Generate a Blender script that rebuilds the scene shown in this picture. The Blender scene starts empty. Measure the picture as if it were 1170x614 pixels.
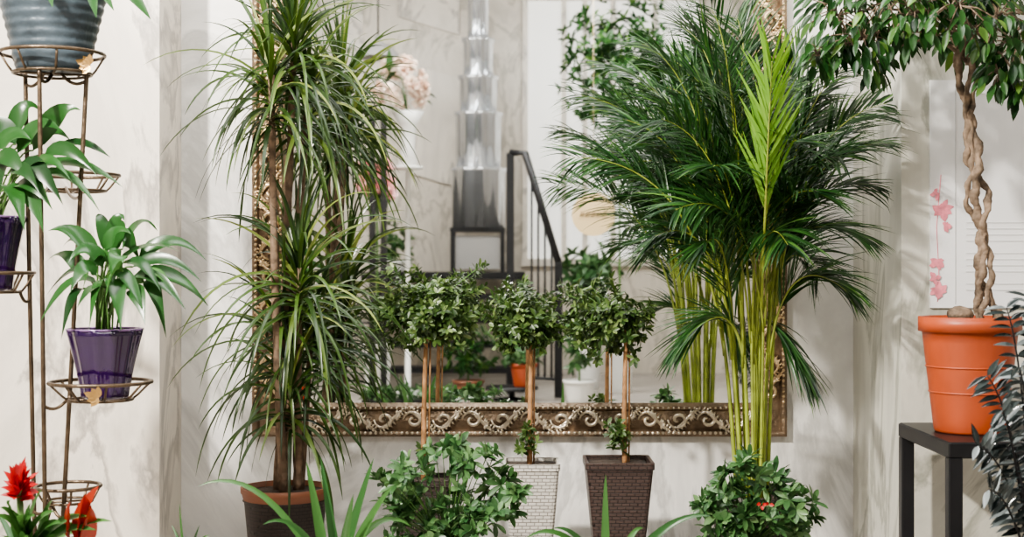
import bpy, math, random
from mathutils import Vector, Matrix
R = random.Random(11)
U = R.uniform
C = bpy.context.scene.collection
CAMY, CAMZ, F = -4.4, 0.85, 1625.0
Z = Vector((0, 0, 1))
def P(px, py, d): return Vector(((px-585)/F*d, CAMY+d, CAMZ-(py-307)/F*d))
def V(px, py, D):
    p = P(px, py, D); p.y = CAMY+8.784-D; return p
# ------------------------------------------------------------------ materials
def newmat(name):
    m = bpy.data.materials.new(name); m.use_nodes = True
    nt = m.node_tree; b = nt.nodes['Principled BSDF']; return m, nt, b
def simple(name, col, rough=.5, metal=0, var=0.0, scale=8, bump=0.0, bscale=60, coat=0):
    m, nt, b = newmat(name)
    b.inputs['Roughness'].default_value = rough; b.inputs['Metallic'].default_value = metal
    b.inputs['Coat Weight'].default_value = coat
    tc = nt.nodes.new('ShaderNodeTexCoord')
    n = nt.nodes.new('ShaderNodeTexNoise'); n.inputs['Scale'].default_value = scale; n.inputs['Detail'].default_value = 4
    nt.links.new(tc.outputs['Object'], n.inputs['Vector'])
    r = nt.nodes.new('ShaderNodeValToRGB')
    r.color_ramp.elements[0].position = .3; r.color_ramp.elements[1].position = .7
    r.color_ramp.elements[0].color = tuple(c*(1-var) for c in col)+(1,)
    r.color_ramp.elements[1].color = tuple(min(1, c*(1+var)) for c in col)+(1,)
    nt.links.new(n.outputs['Fac'], r.inputs['Fac']); nt.links.new(r.outputs['Color'], b.inputs['Base Color'])
    if bump:
        n2 = nt.nodes.new('ShaderNodeTexNoise'); n2.inputs['Scale'].default_value = bscale
        nt.links.new(tc.outputs['Object'], n2.inputs['Vector'])
        bp = nt.nodes.new('ShaderNodeBump'); bp.inputs['Strength'].default_value = bump; bp.inputs['Distance'].default_value = .01
        nt.links.new(n2.outputs['Fac'], bp.inputs['Height']); nt.links.new(bp.outputs['Normal'], b.inputs['Normal'])
    return m
def leafmat(name, c1, c2, rough=.4, trans=.2, c3=None):
    m, nt, b = newmat(name)
    g = nt.nodes.new('ShaderNodeNewGeometry')
    r = nt.nodes.new('ShaderNodeValToRGB')
    r.color_ramp.elements[0].color = c1+(1,); r.color_ramp.elements[1].color = c2+(1,)
    r.color_ramp.elements[1].position = .8 if c3 else 1
    if c3:
        e = r.color_ramp.elements.new(1.0); e.color = c3+(1,)
    nt.links.new(g.outputs['Random Per Island'], r.inputs['Fac'])
    nt.links.new(r.outputs['Color'], b.inputs['Base Color'])
    b.inputs['Roughness'].default_value = rough
    t = nt.nodes.new('ShaderNodeBsdfTranslucent')
    hs = nt.nodes.new('ShaderNodeHueSaturation'); hs.inputs['Value'].default_value = 1.6; hs.inputs['Hue'].default_value = .485
    nt.links.new(r.outputs['Color'], hs.inputs['Color']); nt.links.new(hs.outputs['Color'], t.inputs['Color'])
    mx = nt.nodes.new('ShaderNodeMixShader'); mx.inputs['Fac'].default_value = trans
    nt.links.new(b.outputs[0], mx.inputs[1]); nt.links.new(t.outputs[0], mx.inputs[2])
    nt.links.new(mx.outputs[0], nt.nodes['Material Output'].inputs['Surface'])
    return m
def marble(name, base, vein, scale=1.1, amount=.6):
    m, nt, b = newmat(name)
    tc = nt.nodes.new('ShaderNodeTexCoord')
    mp = nt.nodes.new('ShaderNodeMapping'); mp.inputs['Rotation'].default_value = (.3, .7, .4); mp.inputs['Scale'].default_value = (1.6, 1.6, .7)
    nt.links.new(tc.outputs['Object'], mp.inputs['Vector'])
    n = nt.nodes.new('ShaderNodeTexNoise'); n.inputs['Scale'].default_value = scale; n.inputs['Detail'].default_value = 9
    n.inputs['Roughness'].default_value = .6; n.inputs['Distortion'].default_value = 1.4
    nt.links.new(mp.outputs[0], n.inputs['Vector'])
    r = nt.nodes.new('ShaderNodeValToRGB'); cr = r.color_ramp
    mid = tuple(base[i]*(1-amount)+vein[i]*amount for i in range(3))
    cr.elements[0].position = .3; cr.elements[0].color = tuple(c*.74 for c in base)+(1,)
    cr.elements[1].position = .75; cr.elements[1].color = base+(1,)
    for pos, col in ((.43, base), (.485, mid), (.515, base), (.6, tuple(c*.84 for c in base))):
        e = cr.elements.new(pos); e.color = tuple(col)+(1,)
    nt.links.new(n.outputs['Fac'], r.inputs['Fac']); nt.links.new(r.outputs['Color'], b.inputs['Base Color'])
    b.inputs['Roughness'].default_value = .35
    return m
def woven(name, c1, c2, rough=.55):
    m, nt, b = newmat(name)
    tc = nt.nodes.new('ShaderNodeTexCoord'); sp = nt.nodes.new('ShaderNodeSeparateXYZ')
    nt.links.new(tc.outputs['Object'], sp.inputs[0])
    ad = nt.nodes.new('ShaderNodeMath'); nt.links.new(sp.outputs['X'], ad.inputs[0]); nt.links.new(sp.outputs['Y'], ad.inputs[1])
    cb = nt.nodes.new('ShaderNodeCombineXYZ'); nt.links.new(ad.outputs[0], cb.inputs['X']); nt.links.new(sp.outputs['Z'], cb.inputs['Y'])
    br = nt.nodes.new('ShaderNodeTexBrick'); br.inputs['Scale'].default_value = 40; br.inputs['Color1'].default_value = c1+(1,)
    br.inputs['Color2'].default_value = tuple(c*.85 for c in c1)+(1,); br.inputs['Mortar'].default_value = c2+(1,)
    br.inputs['Mortar Size'].default_value = .06; br.inputs['Mortar Smooth'].default_value = .6
    br.inputs['Brick Width'].default_value = .9; br.inputs['Row Height'].default_value = .38
    nt.links.new(cb.outputs[0], br.inputs['Vector']); nt.links.new(br.outputs['Color'], b.inputs['Base Color'])
    bp = nt.nodes.new('ShaderNodeBump'); bp.inputs['Strength'].default_value = .7; bp.inputs['Distance'].default_value = .004; bp.invert = True
    nt.links.new(br.outputs['Fac'], bp.inputs['Height']); nt.links.new(bp.outputs[0], b.inputs['Normal'])
    b.inputs['Roughness'].default_value = rough
    return m
M = dict(
 marble=marble('pale_marble', (.75, .69, .61), (.32, .29, .26), 1.0, .85),
 marble_w=marble('white_marble', (.82, .80, .765), (.44, .43, .41), .9, .7),
 marble_g=marble('grey_marble', (.66, .645, .57), (.30, .30, .25), 1.1, .85),
 rear=marble('rear_marble', (.66, .60, .52), (.30, .27, .22), 1.3, .7),
 side=marble('side_marble', (.40, .38, .35), (.25, .22, .20), 1.3),
 floor=simple('floor_tile', (.36, .33, .30), .25, 0, .1, 3),
 ceil=simple('ceiling_paint', (.42, .41, .40), .8),
 trimw=simple('white_trim', (.8, .8, .78), .5),
 silver=simple('carved_silver', (.74, .65, .52), .28, .75, .3, 20, .3, 90),
 frame=simple('shadowed_bronze', (.23, .165, .11), .36, .6, .4, 18, .5, 70),  # brown metal, with the shadow behind the pale scrolls put into its colour
 goldf=simple('antique_gold', (.66, .50, .31), .32, .7, .25, 20, .3, 90),
 bronze=simple('stand_bronze', (.13, .095, .065), .38, .8, .3, 30, .2, 80),
 gleaf=simple('gilded_leaf', (.42, .26, .10), .35, .7, .2, 40),
 zinc=simple('bluegrey_glaze', (.058, .078, .095), .42, .2, .5, 14, .3, 40),
 purple=simple('purple_gloss', (.020, .004, .044), .07, .0, .3, 9, coat=.7),
 purplerim=simple('purple_rim', (.22, .13, .28), .2, .2),
 terra=simple('orange_plastic', (.37, .070, .024), .42, 0, .18, 6),
 terra2=simple('brown_clay', (.20, .075, .038), .55, 0, .2, 9),
 black=simple('black_metal', (.014, .014, .016), .4, .3, .2, 10),
 soil=simple('potting_soil', (.04, .026, .018), .95, 0, .5, 50, .8, 60),
 wovenw=woven('woven_white', (.56, .53, .48), (.22, .20, .175)),
 wovenb=woven('woven_brown', (.060, .038, .032), (.016, .010, .009), .4),
 wovend=woven('woven_dark', (.035, .023, .019), (.012, .009, .007), .5),
 cane=simple('dracaena_bark', (.15, .10, .065), .85, 0, .45, 40, .6, 50),
 stem=simple('reddish_stem', (.36, .19, .085), .7, 0, .35, 30, .3, 60),
 ficusbark=simple('ficus_bark', (.18, .13, .09), .88, 0, .65, 38, 1.0, 45),
 palmstem=simple('palm_stem', (.25, .30, .05), .42, 0, .45, 14),
 petiole=simple('green_petiole', (.08, .17, .04), .5, 0, .2, 12),
 dleaf=leafmat('dracaena_leaf', (.009, .027, .006), (.050, .100, .016), .34, .22, (.22, .27, .065)),
 pleaf=leafmat('palm_leaf', (.007, .032, .009), (.032, .098, .020), .33, .22, (.105, .215, .045)),
 spear=leafmat('young_palm_leaf', (.12, .27, .028), (.22, .40, .055), .4, .35),
 fleaf=leafmat('ficus_leaf', (.007, .032, .008), (.032, .095, .022), .26, .2, (.13, .24, .05)),
 sleaf=leafmat('peace_lily_leaf', (.009, .040, .010), (.027, .100, .022), .28, .2, (.06, .16, .04)),
 cleaf=leafmat('standard_leaf', (.020, .048, .011), (.080, .138, .034), .36, .2, (.20, .27, .10)),
 bleaf=leafmat('bush_leaf', (.022, .070, .022), (.075, .165, .055), .38, .2, (.17, .28, .12)),
 blade=leafmat('blade_leaf', (.022, .085, .022), (.065, .165, .04), .34, .22),
 red=leafmat('red_bract', (.28, .004, .008), (.44, .018, .014), .4, .12),
 redl=leafmat('red_leaf', (.24, .014, .010), (.36, .05, .018), .35, .12),
 zz=leafmat('dark_leaf_painted_glint', (.008, .012, .012), (.045, .058, .058), .14, .02, (.32, .36, .37)),  # silvery end colour paints the light caught by some leaves
 chrome=simple('chrome_tier', (.82, .84, .87), .12, .78, .05),
 whitec=simple('white_ceramic', (.75, .74, .71), .3),
 panelg=simple('grey_panel', (.36, .35, .34), .4),
 blush=leafmat('blush_petals', (.86, .62, .50), (.92, .86, .76), .6, .05),
 pink=leafmat('pink_petals', (.86, .38, .40), (.92, .60, .60), .6, .05),
 poster=simple('poster_paper', (.80, .80, .80), .45),
 print=simple('pink_print', (.74, .24, .29), .6, 0, .25, 60),
 ink=simple('pale_grey_ink', (.55, .55, .55), .6),
 signc=simple('cream_sign', (.74, .56, .32), .45),
 signk=simple('brown_sign_ink', (.22, .14, .07), .6),
)
m, nt, b = newmat('mirror_glass'); b.inputs['Base Color'].default_value = (.92, .94, .93, 1); b.inputs['Metallic'].default_value = 1; b.inputs['Roughness'].default_value = .01; M['mirror'] = m
m, nt, b = newmat('rear_wall_glow'); b.inputs['Base Color'].default_value = (.85, .84, .81, 1)
b.inputs['Emission Color'].default_value = (1, .98, .94, 1); b.inputs['Emission Strength'].default_value = .6; M['glow'] = m  # emission added to brighten this stretch of rear wall
# ------------------------------------------------------------------ mesh helper
ORG = {}
class MB:
    def __init__(s, lim=None): s.v = []; s.f = []; s.lim = lim
    def add(s, vs, fs):
        o = len(s.v); s.v += [s.lim(Vector(p)) if s.lim else Vector(p) for p in vs]; s.f += [tuple(i+o for i in f) for f in fs]; return s
    def box(s, lo, hi, bev=0):
        x0, y0, z0 = lo; x1, y1, z1 = hi
        if not bev:
            vs = [(x0,y0,z0),(x1,y0,z0),(x1,y1,z0),(x0,y1,z0),(x0,y0,z1),(x1,y0,z1),(x1,y1,z1),(x0,y1,z1)]
            return s.add(vs, [(3,2,1,0),(4,5,6,7),(0,1,5,4),(1,2,6,5),(2,3,7,6),(3,0,4,7)])
        cx, cy = (x0+x1)/2, (y0+y1)/2; hx, hy = (x1-x0)/2, (y1-y0)/2
        return s.loft([(z0, hx-bev, hy-bev), (z0+bev, hx, hy), (z1-bev, hx, hy), (z1, hx-bev, hy-bev)], (cx, cy), bev)
    def loft(s, secs, c, rad=.01, k=3, cap0=True, cap1=True):
        """stack of rounded rectangles (z, halfx, halfy)"""
        rings = []
        for z, hx, hy in secs:
            r = min(rad, hx*.95, hy*.95); ring = []
            for qx, qy, a0 in ((1,1,0),(-1,1,90),(-1,-1,180),(1,-1,270)):
                for i in range(k+1):
                    a = math.radians(a0+90*i/k)
                    ring.append((c[0]+qx*(hx-r)+r*math.cos(a), c[1]+qy*(hy-r)+r*math.sin(a), z))
            rings.append(ring)
        n = len(rings[0]); vs = [p for r in rings for p in r]; fs = []
        for j in range(len(rings)-1):
            for i in range(n):
                fs.append((j*n+i, j*n+(i+1) % n, (j+1)*n+(i+1) % n, (j+1)*n+i))
        if cap0: fs.append(tuple(reversed(range(n))))
        if cap1: fs.append(tuple((len(rings)-1)*n+i for i in range(n)))
        return s.add(vs, fs)
    def lathe(s, prof, c, n=40, cap0=True, cap1=False, wob=None):
        vs = []; fs = []
        for r, z in prof:
            for i in range(n):
                a = 2*math.pi*i/n; rr = r*(wob(i, z) if wob else 1)
                vs.append((c[0]+rr*math.cos(a), c[1]+rr*math.sin(a), z))
        for j in range(len(prof)-1):
            for i in range(n):
                fs.append((j*n+i, j*n+(i+1) % n, (j+1)*n+(i+1) % n, (j+1)*n+i))
        if cap0: fs.append(tuple(reversed(range(n))))
        if cap1: fs.append(tuple((len(prof)-1)*n+i for i in range(n)))
        return s.add(vs, fs)
    def tube(s, pts, rad, n=8, closed=False):
        pts = [Vector(p) for p in pts]; N = len(pts)
        rads = rad if isinstance(rad, (list, tuple)) else [rad]*N
        vs = []; fs = []; nrm = None
        for i, p in enumerate(pts):
            a = pts[(i-1) % N] if (closed or i > 0) else p
            c = pts[(i+1) % N] if (closed or i < N-1) else p
            t = (c-a).normalized()
            if nrm is None:
                nrm = t.cross(Z if abs(t.z) < .9 else Vector((1,0,0))).normalized()
            nrm = (nrm - t*nrm.dot(t)).normalized(); bn = t.cross(nrm)
            for k in range(n):
                an = 2*math.pi*k/n
                vs.append(p + (nrm*math.cos(an)+bn*math.sin(an))*rads[i])
        L = N if closed else N-1
        for i in range(L):
            for k in range(n):
                j = (i+1) % N
                fs.append((i*n+k, i*n+(k+1) % n, j*n+(k+1) % n, j*n+k))
        if not closed:
            fs.append(tuple(reversed(range(n)))); fs.append(tuple((N-1)*n+k for k in range(n)))
        return s.add(vs, fs)
    def ring(s, c, r, tr, n=36):
        return s.tube([(c[0]+r*math.cos(2*math.pi*i/n), c[1]+r*math.sin(2*math.pi*i/n), c[2]) for i in range(n)], tr, 7, True)
    def ball(s, c, r, sq=(1,1,1), n=10, bump=0):
        vs = []; fs = []; m_ = n//2+1
        for j in range(m_+1):
            ph = math.pi*j/m_
            for i in range(n):
                a = 2*math.pi*i/n; q = 1+U(-bump, bump)
                vs.append((c[0]+r*sq[0]*q*math.sin(ph)*math.cos(a), c[1]+r*sq[1]*q*math.sin(ph)*math.sin(a), c[2]+r*sq[2]*q*math.cos(ph)))
        for j in range(m_):
            for i in range(n):
                fs.append((j*n+i, (j+1)*n+i, (j+1)*n+(i+1) % n, j*n+(i+1) % n))
        return s.add(vs, fs)
    def strip(s, pts, W, nrm, prof, fold=.25):
        """leaf blade along pts"""
        N = len(pts); vs = []; fs = []
        for i, p in enumerate(pts):
            a = pts[max(0, i-1)]; c = pts[min(N-1, i+1)]; t = (c-a).normalized()
            sd = t.cross(nrm)
            if sd.length < .05: sd = t.cross(Vector((.3, -1, .2)))
            sd.normalize(); up = sd.cross(t)
            w = W/2*prof(i/(N-1))
            vs += [p-sd*w+up*w*fold, p, p+sd*w+up*w*fold]
        for i in range(N-1):
            o = i*3; fs += [(o, o+1, o+4, o+3), (o+1, o+2, o+5, o+4)]
        return s.add(vs, fs)
    def leaf(s, base, d, L, W, droop=.5, n=5, prof=None, nrm=Z, fold=.25):
        pts = [Vector(base)]; d = Vector(d).normalized(); p = Vector(base)
        for i in range(n):
            d = (d+Vector((0, 0, -droop/n))).normalized(); p = p+d*(L/n); pts.append(p)
        return s.strip(pts, W, nrm, prof or ovate, fold)
    def leaf2(s, a, b, W, bulge, nrm=Z, n=8, prof=None, fold=.25):
        a = Vector(a); b = Vector(b); c = (a+b)/2+Z*bulge
        pts = [a*(1-t)**2+c*2*t*(1-t)+b*t*t for t in [i/n for i in range(n+1)]]
        return s.strip(pts, W, nrm, prof or ovate, fold)
    def build(s, name, mat, parent=None, smooth=True, origin=None):
        org = Vector(ORG[parent.name]) if parent else Vector(origin if origin is not None else (0,0,0))
        me = bpy.data.meshes.new(name); me.from_pydata([tuple(p-org) for p in s.v], [], s.f)
        me.materials.append(M[mat]); me.update()
        if smooth: me.polygons.foreach_set('use_smooth', [True]*len(me.polygons))
        o = bpy.data.objects.new(name, me); C.objects.link(o)
        if parent: o.parent = parent
        else: o.location = org
        ORG[o.name] = org
        return o
def ovate(t): return max(.02, math.sin(math.pi*min(1, t**.8)))**.9 if 0 < t < 1 else .03
def obov(t): return (max(.02, math.sin(math.pi*min(1, t**1.25)))**.7 if 0 < t < 1 else (.06 if t <= 0 else .2))
def lance(t): return max(.02, math.sin(math.pi*min(1, t**.62)))**.8 if 0 < t < 1 else .03
def bladep(t): return (.55+.45*min(1, t/.25))*max(.02, 1-t)**.55 if t < 1 else .02
def bez(a, c, b, n): return [a*(1-t)**2+c*2*t*(1-t)+b*t*t for t in [i/n for i in range(n+1)]]
def tag(o, label, cat, group=None):
    o['label'] = label; o['category'] = cat
    if group: o['group'] = group
    return o
def thing(name, label, cat, loc, group=None):
    o = bpy.data.objects.new(name, None); C.objects.link(o); o.location = loc; o.empty_display_size = .05
    ORG[o.name] = Vector(loc); return tag(o, label, cat, group)
def struct(name, mb, mat, smooth=False):
    o = mb.build(name, mat, None, smooth); o['kind'] = 'structure'; return o
def rdir(elmin=-1, elmax=1):
    a = U(0, 2*math.pi); z = U(elmin, elmax); q = math.sqrt(max(0, 1-z*z))
    return Vector((q*math.cos(a), q*math.sin(a), z))
# ------------------------------------------------------------------ setting
YR = CAMY+8.784-11.5
struct('wall_front', MB().box((-3.2, 0, 0), (3.2, .15, 3.1)), 'marble_w')
struct('wall_front_pier_left', MB().box((-3.2, -.273, 0), (-1.023, 0, 3.1)), 'marble')
struct('wall_front_pier_right', MB().box((1.056, -.544, 0), (3.2, 0, 3.1)), 'marble_g')
struct('wall_rear', MB().box((-3.2, YR-.15, 0), (3.2, YR, 3.1)), 'rear')
struct('wall_left', MB().box((-3.35, YR-.15, 0), (-3.2, .15, 3.1)), 'side')
struct('wall_right', MB().box((3.2, YR-.15, 0), (3.35, .15, 3.1)), 'side')
struct('floor', MB().box((-3.35, YR-.15, -.1), (3.35, .15, 0)), 'floor')
struct('ceiling', MB().box((-3.35, YR-.15, 3.1), (3.35, .15, 3.2)), 'ceil')
# glowing panel added for the bright whitish wall and curtain at the rear
a = V(600, 0, 11.5); b_ = V(800, 300, 11.5)
wx0, wx1, wz0, wz1 = a.x, b_.x, b_.z, 3.04
struct('wall_rear_glow', MB().box((wx0, YR, wz0), (wx1, YR+.02, wz1)), 'glow')
mb = MB()
for q in (0, .22, .34, .5, .74, 1):
    x = wx0+(wx1-wx0)*q; mb.box((x-.02, YR+.001, wz0-.03), (x+.02, YR+.05, wz1+.03))
for z in (wz0, wz1): mb.box((wx0-.03, YR+.001, z-.03), (wx1+.03, YR+.055, z+.03))
struct('trim_1', mb, 'marble')
# marble cladding slabs on the rear wall, set at a slant
for i, (x0, y0, x1, y1) in enumerate(((340, 5, 415, 60), (455, 0, 525, 40), (470, 90, 525, 215))):
    p = V(x0, y0, 11.48); q = V(x1, y1, 11.48); sh = (q.x-p.x)*.3
    mm = MB().add([(p.x, YR+.03, q.z+sh), (q.x, YR+.03, q.z), (q.x, YR+.03, p.z), (p.x, YR+.03, p.z+sh),
                   (p.x, YR, q.z+sh), (q.x, YR, q.z), (q.x, YR, p.z), (p.x, YR, p.z+sh)],
                  [(0,1,2,3), (7,6,5,4), (0,4,5,1), (1,5,6,2), (2,6,7,3), (3,7,4,0)])
    struct('trim_%d' % (i+2), mm, 'marble')
# ------------------------------------------------------------------ mirror
MX0, MX1, MZ0, MZ1, FW = -.799, .845, .333, 2.3, .102
t = thing('wall_mirror', 'large wall mirror in an ornate carved silver and shadow-darkened bronze frame', 'mirror', (0, 0, MZ0))
prof = [(0, 0), (0, .030), (.008, .036), (.016, .034), (.022, .022), (.05, .030), (.078, .022), (.084, .032), (.092, .032), (.102, .014), (.102, 0)]
mb = MB(); vs = []; fs = []; n = len(prof)
for cx, cz, sx, sz in ((MX0, MZ0, 1, 1), (MX1, MZ0, -1, 1), (MX1, MZ1, -1, -1), (MX0, MZ1, 1, -1)):
    for u, h in prof: vs.append((cx+sx*u, -h, cz+sz*u))
for k in range(4):
    for i in range(n-1):
        j = (k+1) % 4; fs.append((k*n+i, j*n+i, j*n+i+1, k*n+i+1))
mb.add(vs, fs); fr = mb.build('frame', 'frame', t, False)
MB().box((MX0+.09, -.008, MZ0+.09), (MX1-.09, -.001, MZ1-.09)).build('mirror_glass', 'mirror', t, False)
def scroll(mb, T, s0, s1):
    step = .088; cnt = max(1, int((s1-s0)/step)); step = (s1-s0)/cnt
    for i in range(cnt):
        s = s0+step*(i+.5); fl = 1 if i % 2 else -1
        pts = []; rr = []
        for k in range(17):                      # open C scroll with a long leafy tail
            q = k/16; th = fl*(q*2.5*math.pi)+math.pi*fl; r = .027*(1-q)**.8+.003
            pts.append(T(s-.010+r*math.cos(th)*1.05, .052+r*math.sin(th)*.95, .029+.009*math.sin(q*3))); rr.append(.0036+.0024*math.sin(q*3.1))
        mb.tube(pts, rr, 6)
        pts = []
        for k in range(9):
            q = k/8; pts.append(T(s-.030+q*step*.98, .052-fl*(.030*math.cos(q*math.pi)), .029+.007*math.sin(q*3.14)))
        mb.tube(pts, [.002+.0036*math.sin(math.pi*k/8) for k in range(9)], 6)
        for k in range(9):                       # acanthus lobes along the tail
            q = .08+k*.105; bx = s-.030+q*step*.98; bu = .052-fl*(.030*math.cos(q*math.pi))
            for sg in (-1, 1):
                a = .9*sg; L = .016-.0010*abs(k-4)
                pts = [T(bx, bu, .030), T(bx+L*.6*math.cos(a), bu+L*.7*math.sin(a), .038), T(bx+L*math.cos(a*.8), bu+L*math.sin(a*1.3), .028)]
                mb.tube(pts, [.002, .0038, .0014], 5)
        for k in range(7):
            a = -1.3+k*.43
            c0 = (s+.026, .052+fl*.014)
            mb.tube([T(c0[0], c0[1], .032), T(c0[0]+.011*math.cos(a), c0[1]+fl*.011*math.sin(a), .040), T(c0[0]+.020*math.cos(a), c0[1]+fl*.020*math.sin(a), .030)], [.002, .0038, .0014], 5)
    cnt = int((s1-s0)/.016)
    for i in range(cnt):             # beading along the outer and inner lips
        s = s0+(i+.5)*(s1-s0)/cnt
        mb.ball(T(s, .012, .036), .0052, n=6); mb.ball(T(s, .088, .033), .0038, n=6)
mb = MB(); scroll(mb, lambda s, u, h: Vector((s, -h, MZ0+u)), MX0+.1, MX1-.1); mb.build('scrollwork', 'silver', t)
mb = MB(); scroll(mb, lambda s, u, h: Vector((MX0+u, -h, s)), MZ0+.1, MZ1-.1); mb.build('scrollwork', 'goldf', t)
mb = MB(); scroll(mb, lambda s, u, h: Vector((MX1-u, -h, s)), MZ0+.1, MZ1-.1); mb.build('scrollwork', 'goldf', t)
# ------------------------------------------------------------------ pots
def round_pot(t, c, rt, rb, z0, z1, mat, rim=.02, rimw=.006, soil=True, rings=0, n=48, rimmat=None):
    th = .006; H = z1-z0
    prof = [(rb*.97, z0), (rb, z0+.006)]
    for k in range(1, 9):
        q = k/9; prof.append((rb+(rt-rb)*q*(1-rim/H), z0+(H-rim)*q))
    zr = z1-rim
    rr = rt-(rt-rb)*rim/H
    prof += [(rr, zr)]
    mb = MB().lathe(prof+([] if rimmat else [(rt+rimw, zr), (rt+rimw, z1), (rt-th, z1), (rt-th, z1-.03), (.004, z1-.032)]), c, n)
    p = mb.build('pot', mat, t)
    if rimmat:
        MB().lathe([(rr-.004, zr), (rt+rimw, zr), (rt+rimw+.001, z1), (rt-th, z1), (rt-th-.002, z1-.03)], c, n, False).build('rim', rimmat, p)
    for k in range(rings):
        q = .35+.22*k
        r_ = rb+(rt-rb)*q
        MB().ring((c[0], c[1], z0+H*q), r_, .0025, 48).build('ridge', mat, p)
    if soil: MB().lathe([(.002, z1-.018), (rt*.5, z1-.012), (rt-th, z1-.022)], c, n, False).build('soil', 'soil', t)
    return p
# ------------------------------------------------------------------ metal plant stand (left)
SD = 3.3
def S(px, py, d=SD): return P(px, py, d)
foot = S(50, 700); foot.z = 0
st = thing('plant_stand', 'tall bronze wire plant stand with ring baskets at the left', 'plant stand', foot)
posts = [((29, 85, 3.36), (40, 640, 3.36)), ((45, 85, 3.24), (52, 640, 3.24)), ((99, 85, 3.3), (73, 580, 3.3))]
PO = []
for (x0, y0, d0), (x1, y1, d1) in posts:
    a = P(x0, y0, d0); b_ = P(x1, y1, d1); e = a+(b_-a)*((a.z)/(a.z-b_.z)); e.z = .002
    PO.append((a, e)); MB().tube([a+Z*.025, a, (a+e)/2, e+Z*.02, e], [.0055]*4+[.009], 8).build('post', 'bronze', st)
def post_at(i, z):
    a, e = PO[i]; q = (a.z-z)/(a.z-e.z); return a+(e-a)*q
def basket(px, py, d, r, rb, drop, leafpx=None):
    c = P(px, py, d); mb = MB().ring(c, r, .0045)
    ob = mb.build('ring_basket', 'bronze', st)
    m2 = MB().ring((c.x, c.y, c.z-drop), rb, .0035)
    for k in range(8):
        a = 2*math.pi*(k+.5)/8
        m2.tube([(c.x+r*math.cos(a), c.y+r*math.sin(a), c.z), (c.x+(rb+.3*(r-rb))*math.cos(a), c.y+(rb+.3*(r-rb))*math.sin(a), c.z-drop*.75), (c.x+rb*math.cos(a), c.y+rb*math.sin(a), c.z-drop)], .003, 6)
    for k in range(2):
        a = math.pi*k/2+.4
        m2.tube([(c.x-rb*math.cos(a), c.y-rb*math.sin(a), c.z-drop), (c.x+rb*math.cos(a), c.y+rb*math.sin(a), c.z-drop)], .003, 6)
    m2.build('basket_wires', 'bronze', ob)
    if leafpx:
        q = P(leafpx[0], leafpx[1], d-r-.008)
        dx = (q.x-c.x); q.y = c.y-math.sqrt(max(0, r*r-dx*dx))-.008
        ml = MB()
        for k in range(5):
            a = math.radians(-70+70*k*.5+160)
            ml.leaf(q, (math.cos(a), -.1, math.sin(a)), .026 if k != 2 else .034, .017, 0, 4, nrm=Vector((0, -1, 0)))
        ml.build('leaf_ornament', 'gleaf', ob)
    return c, c.z-drop+.0035
top_c, top_z = basket(60, 62, SD, .117, .088, .045, (93, 70))
low_c, low_z = basket(115, 437, SD-.02, .115, .072, .040, (112, 455))
lef_c, lef_z = basket(-12, 312, SD+.02, .100, .070, .045)
mid_c, mid_z = basket(86, 200, SD+.28, .108, .075, .040)
bot_c, bot_z = basket(78, 556, SD+.05, .074, .055, .035)
def arm(i, z, tgt): MB().tube(bez(post_at(i, z), (post_at(i, z)+Vector(tgt))/2-Z*.03, Vector(tgt), 8), .004, 7).build('bracket', 'bronze', st)
arm(2, low_c.z-.03, (low_c.x-.072, low_c.y, low_z)); arm(1, low_c.z-.05, (low_c.x-.072, low_c.y-.01, low_z))
arm(0, lef_z-.02, (lef_c.x+.07, lef_c.y, lef_z)); arm(2, mid_z-.03, (mid_c.x, mid_c.y-.075, mid_z)); arm(0, mid_z-.03, (mid_c.x-.05, mid_c.y-.06, mid_z))
for i in range(3):
    arm(i, bot_z-.03, (bot_c.x-.03, bot_c.y-.03, bot_z)); arm(i, top_z-.02, (top_c.x+.02*(i-1), top_c.y, top_z-.003))
# blue-grey bucket pot with a plant above the frame
t = thing('potted_plant', 'blue-grey ribbed bucket pot of green leaves on the top ring', 'potted plant', (top_c.x, top_c.y, top_z))
zt = P(60, -28, SD).z
prof = [(.075, top_z), (.081, top_z+.004)]
for k in range(60):
    q = (k+1)/60; prof.append((.081+.052*q+.0013*math.sin(k*1.05), top_z+.004+(zt-top_z-.004)*q))
prof += [(.140, zt), (.140, zt+.014), (.130, zt+.014), (.128, zt-.02), (.003, zt-.02)]
MB().lathe(prof, top_c, 48).build('pot', 'zinc', t)
MB().lathe([(.002, zt-.008), (.127, zt-.012)], top_c, 32, False).build('soil', 'soil', t)
ml = MB(); mp = MB()
for (bx, by, tx, ty, dd) in ((110, -40, 172, 22, -.05), (80, -50, 130, 12, -.12), (100, -60, 150, -20, 0), (90, -50, 110, 20, -.14), (20, -60, -30, -10, -.08), (40, -50, 60, 8, -.15), (60, -80, 20, -130, .05), (70, -80, 110, -130, 0), (30, -60, 5, -100, -.05), (60, -80, 70, -150, .08)):
    A = P(bx, by, SD+dd*.5); B = P(tx, ty, SD+dd)
    ml.leaf2(A, B, .045, .03, Vector((U(-.3, .3), -.6, .6)), prof=lance)
    s0 = Vector((top_c.x+U(-.03, .03), top_c.y+U(-.03, .03), zt-.01)); mp.tube(bez(s0, Vector((s0.x, s0.y, A.z+.02)), A, 8), .003, 6)
ml.build('foliage', 'sleaf', t); mp.build('stems', 'petiole', t)
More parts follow.
